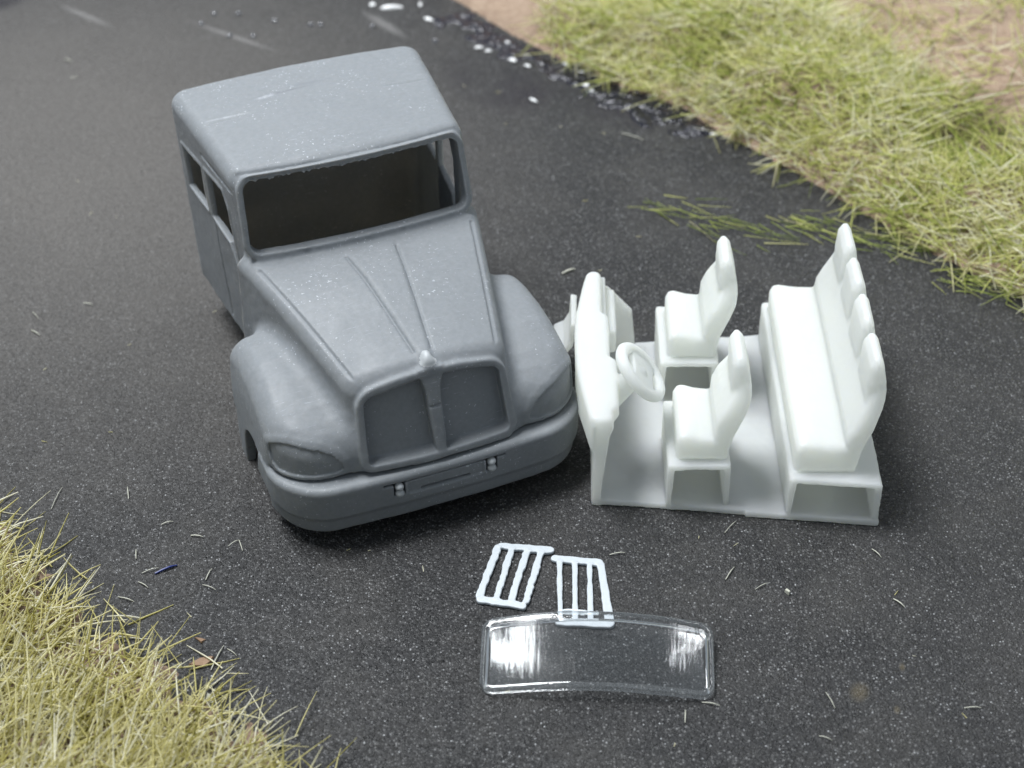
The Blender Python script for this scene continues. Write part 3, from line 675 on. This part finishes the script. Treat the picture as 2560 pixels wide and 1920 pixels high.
# ---------------------------------------------------------------- loose grille inserts
IH = .07
R1 = [((-1.15, -21.85), (2.85, -22.5), .34, .36), ((-2.85, -27.95), (.5, -28.75), .36, .36)]
B1 = [((-1.45, -22.1), (-2.98, -27.6), .31, .31), ((-.3, -22.2), (-1.59, -27.9), .27, .27), ((.96, -22.5), (-.42, -28.1), .29, .29), ((2.11, -22.7), (.75, -28.3), .29, .29)]
R2 = [((3.25, -23.45), (6.85, -24.05), .34, .36), ((3.35, -30.6), (7.3, -30.95), .34, .34)]
B2 = [((3.62, -23.9), (3.44, -30.5), .22, .22), ((4.87, -24.1), (4.62, -30.6), .22, .22), ((6.06, -24.3), (5.84, -30.7), .22, .22), ((7.0, -24.3), (7.35, -30.8), .32, .36)]
for Rr, Bb, label, rag, sd in ((R1, B1, 'white slotted grille insert with ragged bars, lying alone beside the clear windshield', .06, 31), (R2, B2, 'white slotted grille insert with one end under the clear windshield', .02, 41)):
    pts = [p for r in Rr+Bb for p in r[:2]]; c = np.mean(pts, 0)
    mv = lambda L: [(tuple(np.array(a)-c), tuple(np.array(b)-c), w0, w1) for a, b, w0, w1 in L]
    lo, vol, lab = insert_field(IH, [tuple(np.array(p)-c) for p in pts], mv(Bb), mv(Rr), sd, rag)
    v, q, nr, fl = split_field(lo, vol, lab, IH)
    t = thing('grille_insert', label, 'grille insert', (c[0]*MM, c[1]*MM, 0), (0, 0, 0), 'loose grille inserts')
    part('top_rail', v, q, nr, fl == 0, INSERT, t); part('bottom_rail', v, q, nr, fl == 1, INSERT, t)
    for i in range(4): part('bar', v, q, nr, fl == 2+i, INSERT, t)
# ---------------------------------------------------------------- clear windscreen
GH = .085
lo, vol, lab = glazing_field(GH)
v, q, nr, fl = split_field(lo, vol, lab, GH)
glz = thing('windshield', 'clear curved plastic windshield lying on the dark road', 'windshield', (.61, -3.49, 0), (0, 0, math.radians(-3.3)))
part('pane', v, q, nr, fl == 0, PANE, glz); part('edge_flange', v, q, nr, fl == 1, RIM, glz); part('sprue_tab', v, q, nr, fl == 2, TAB, glz)
# ---------------------------------------------------------------- paint strip and drops along the road edge
GLOSS = plain('wet black paint', (.010, .010, .018), .08, .6, 0, 0)
_nt = GLOSS.node_tree; _c = coords(_nt); _nt.links.new(bump(_nt, noise(_nt, 7, 3, .6, _c), .9, .09), _nt.nodes['Principled BSDF'].inputs['Normal'])
PSTRIP = [(-9.4, 76), (-5.7, 72.4), (-.7, 67.3), (4.2, 60.3), (8.8, 55.6), (15.5, 48.7), (20.8, 45.7), (24, 45.6), (22.3, 51.2), (16.1, 56.2), (11.4, 59.3), (6.7, 64.5), (1.9, 70), (-4.2, 76.3)]
lo, hi = (-12, 42, -.35), (27, 79, 1.6); PH = .22
X, Y, Z = grid(lo, hi, PH); shp = np.broadcast(X, Y, Z).shape
pd = sdpoly(X[:, :, 0], Y[:, :, 0], PSTRIP)[:, :, None]+noise3((shp[0], shp[1], 2), (22, 22, 2), 51)[:, :, :1]*2.2-.4
hgt = .2+.4*np.maximum(noise3((shp[0], shp[1], 2), (18, 18, 2), 52)[:, :, :1], 0)+.2*noise3((shp[0], shp[1], 2), (40, 40, 2), 53)[:, :, :1]
hgt = np.where(pd < 0, hgt*.75*np.clip(-pd/1.8, 0, 1), pd*-.6)
vol = (Z-hgt)*.7; vol = np.maximum(vol, -Z-.2)
vv, qq, nn, cc = surface_nets(vol.astype(f4), lo, PH)
tag(mesh_object('paint_smear', vv*MM, qq, GLOSS, None, nn), 'glossy black paint smear along the road edge by the verge', 'paint smear')
WPAINT = plain('white glue', (.85, .86, .86), .2, .6, .4, .3); BEAD = plain('clear glue bead', (.10, .10, .11), .06, .7, 0, 1)
DROPS = [(-17.3, 80.3, 22, .6, 1), (-11, 79.6, 26, 1.6, .5), (-9.8, 75.2, 34, -.75, .45), (-3.3, 67.2, 22, 0, .8), (-2.1, 66.2, 18, 0, .8), (.3, 68.4, 17, -.5, .6), (.9, 63.7, 28, -.7, .6), (2, 66.6, 15, -.5, .6), (2.7, 62.1, 20, -.6, .7), (5.9, 62.1, 14, 0, .9), (7.4, 62.3, 21, -.9, .7), (9.6, 57, 18, 0, 1), (10.2, 55.5, 16, -.3, .7), (3.2, 53.5, 28, -.75, .38), (20.7, 50.5, 15, .4, .9), (22.4, 45.7, 26, -.9, .6), (23.6, 44.7, 18, -.4, .5), (39, 42.5, 10, 0, 1), (33.4, 44.3, 8, 0, 1), (-14.8, 79.2, 62, 0, .38)]
def dome(name, x, y, r, ang, asp, hh, mat, seed):
    r_ = random.Random(seed); V = [(0, 0, hh)]; F = []; nseg = 20; prof = [(.35, .93), (.65, .72), (.88, .38), (1, -.05)]
    ph = r_.uniform(0, 6.28)
    for rr, zz in prof:
        for j in range(nseg):
            a = 2*math.pi*j/nseg; k = rr*(1+.12*math.sin(2*a+ph)+.07*math.sin(3*a+2*ph)); V.append((r*k*math.cos(a), r*asp*k*math.sin(a), hh*zz))
    V = np.array(V)
    F = [(0, 1+j, 1+(j+1) % nseg) for j in range(nseg)]
    for i in range(3):
        for j in range(nseg):
            a, b = 1+i*nseg+j, 1+i*nseg+(j+1) % nseg; F += [(a, a+nseg, b+nseg), (a, b+nseg, b)]
    o = mesh_object(name, V*MM, np.array(F), mat); o.location = (x*MM, y*MM, 0); o.rotation_euler = (0, 0, ang); return o
for i, (x, y, s, a, asp) in enumerate(d_ for d_ in DROPS if d_[2] > 15):
    o = dome('glue_drop', x, y, s/22/2, a, asp*.8, .14+s/18*.07, WPAINT, i)
    tag(o, 'large white glue blob at the top edge of the photo' if s > 50 else 'small white glue drop on or beside the black paint smear', 'glue drop', None if s > 50 else 'white glue drops by the road edge')
    if x > -12 and s < 50: o.location.z = .02
for i, (x, y) in enumerate([(-34.6, 78.2), (-29.7, 75.9), (-39.1, 75.6), (-35, 72), (-32, 71.8), (-24.9, 74.6), (-23.6, 74.6), (-16.9, 73.9), (-37.8, 78.4), (-8.8, 69.4)]):
    tag(dome('glue_bead', x, y, .42, i, 1, .4, BEAD, 100+i), 'tiny clear round glue bead on the road behind the cab', 'glue bead', 'clear glue beads behind the cab')
# ---------------------------------------------------------------- loose fibres and crumbs on the road
FIB = [(17.57, -20.64, 18.69, -19.27), (7.79, -22.99, 9.07, -22.8), (17.03, -26.12, 17.89, -24.72), (19.3, -27.26, 20.44, -26.6), (29.49, -22.92, 30.09, -23.95), (30.18, -28.63, 30.91, -29.59), (23.25, -38.19, 23.68, -39.76), (33.31, -39.97, 34.57, -40.0), (12.5, -39.63, 12.35, -40.87), (22.06, -42.32, 22.97, -42.79), (13.79, -38.92, 15.12, -39.29), (-33.69, -13.46, -33.32, -15.03), (-39.81, -16.12, -39.4, -13.29), (-30.01, -18.28, -29.05, -17.94), (-27.31, -19.69, -26.22, -19.93), (-23.99, -21.08, -23.16, -20.37), (-23.16, -20.37, -22.72, -21.69), (-31.66, -21.28, -31.47, -22.41), (-30.73, -24.05, -29.43, -23.48), (-30.86, -25.04, -29.93, -25.75), (-25.37, -24.99, -25.01, -23.7), (-25.54, -25.52, -24.37, -26.14), (-32.24, -26.7, -30.81, -27.29), (-23.68, -34.77, -22.99, -32.22), (-22.68, -32.56, -21.84, -33.34), (-42.75, 14.23, -41.7, 13.82), (-47.03, 9.84, -45.99, 8.92), (-47.58, 12.92, -46.66, 11.61), (-53.22, 61.39, -52.34, 61.63), (-54.9, 66.51, -53.77, 65.61), (5.3, 17.72, 6.65, 18.45), (13.18, 45.65, 15.54, 43.92)]
PALE = plain('pale straw fibre', (.52, .52, .44), .5); BLUE = plain('blue fibre', (.015, .03, .16), .4); LEAF = plain('dry brown leaf', (.22, .14, .085), .7)
def fibre(name, x0, y0, x1, y1, w, mat):
    dx, dy = x1-x0, y1-y0; L = math.hypot(dx, dy); V = []
    for t, k, z, bend in ((0, .8, .1, 0), (.35, 1, .2, .05), (.7, 1, .22, .04), (1, .6, .12, -.02)):
        for a in (90, 210, 330): V.append((L*(t-.5), bend*L*.12+w*k*math.cos(math.radians(a)), z+w*k*math.sin(math.radians(a))))
    F = [(3*i+j, 3*i+(j+1) % 3, 3*i+3+(j+1) % 3, 3*i+3+j) for i in range(3) for j in range(3)]
    o = mesh_object(name, np.array(V)*MM, np.array(F), mat); o.location = ((x0+x1)/2*MM, (y0+y1)/2*MM, 0); o.rotation_euler = (0, 0, math.atan2(dy, dx)); return o
for i, f in enumerate(FIB):
    w = .14 if i == 30 else .045+.012*(i % 3)
    tag(fibre('grass_fibre', *f, w, PALE), 'thick yellowish fibre on the road between the cab and the white tray' if i == 30 else 'single short pale grass fibre lying loose on the dark road', 'fibre', None if i == 30 else 'single loose fibres on the road')
tag(fibre('blue_fibre', -29.65, -24.14, -27.94, -23.22, .12, BLUE), 'dark blue plastic fibre lying on the road left of the cab', 'fibre')
def chip(name, pts, t, mat):
    n = len(pts); c = np.mean(pts, 0); V = [(x-c[0], y-c[1], .05) for x, y in pts]+[((x-c[0])*.9, (y-c[1])*.9, t*(1+.5*math.sin(i*2.1))) for i, (x, y) in enumerate(pts)]+[(0, 0, t*.7)]
    F = [(i, (i+1) % n, n+(i+1) % n) for i in range(n)]+[(i, n+(i+1) % n, n+i) for i in range(n)]+[(n+i, n+(i+1) % n, 2*n) for i in range(n)]
    o = mesh_object(name, np.array(V)*MM, np.array(F), mat, smooth=False); o.location = (c[0]*MM, c[1]*MM, 0); return o
tag(chip('dry_leaf', [(-25.5, -34.1), (-25, -34.4), (-24.3, -34.3), (-23.8, -33.9), (-23.6, -33.4), (-24.2, -33.3), (-24.7, -33.5)], .18, LEAF), 'curled brown leaf scrap at the edge of the lower grass', 'leaf scrap')
tag(chip('dry_leaf', [(-25.4, -31.3), (-24.8, -31.9), (-24.5, -31.5), (-24.9, -31.4)], .15, LEAF), 'tiny brown leaf scrap on the road above the larger one', 'leaf scrap')
tag(chip('white_crumb', [(-23.5, -38.5), (-23.2, -38.8), (-22.9, -38.4), (-23, -38), (-23.4, -38)], .9, WPAINT), 'white crumb caught in the lower left grass', 'crumb')
tag(chip('blue_chip', [(-18.6, -42.5), (-17.9, -42.7), (-17.1, -42.4), (-17.3, -42), (-18.2, -41.9)], .5, plain('dark blue plastic', (.01, .03, .07), .3)), 'dark blue plastic chip in the grass at the bottom edge', 'chip')
tag(chip('yellow_crumb', [(21.6, -27.6), (21.9, -28), (22.1, -27.6), (21.8, -27.4)], .3, PALE), 'tiny yellowish crumb on the road below the white tray', 'crumb')
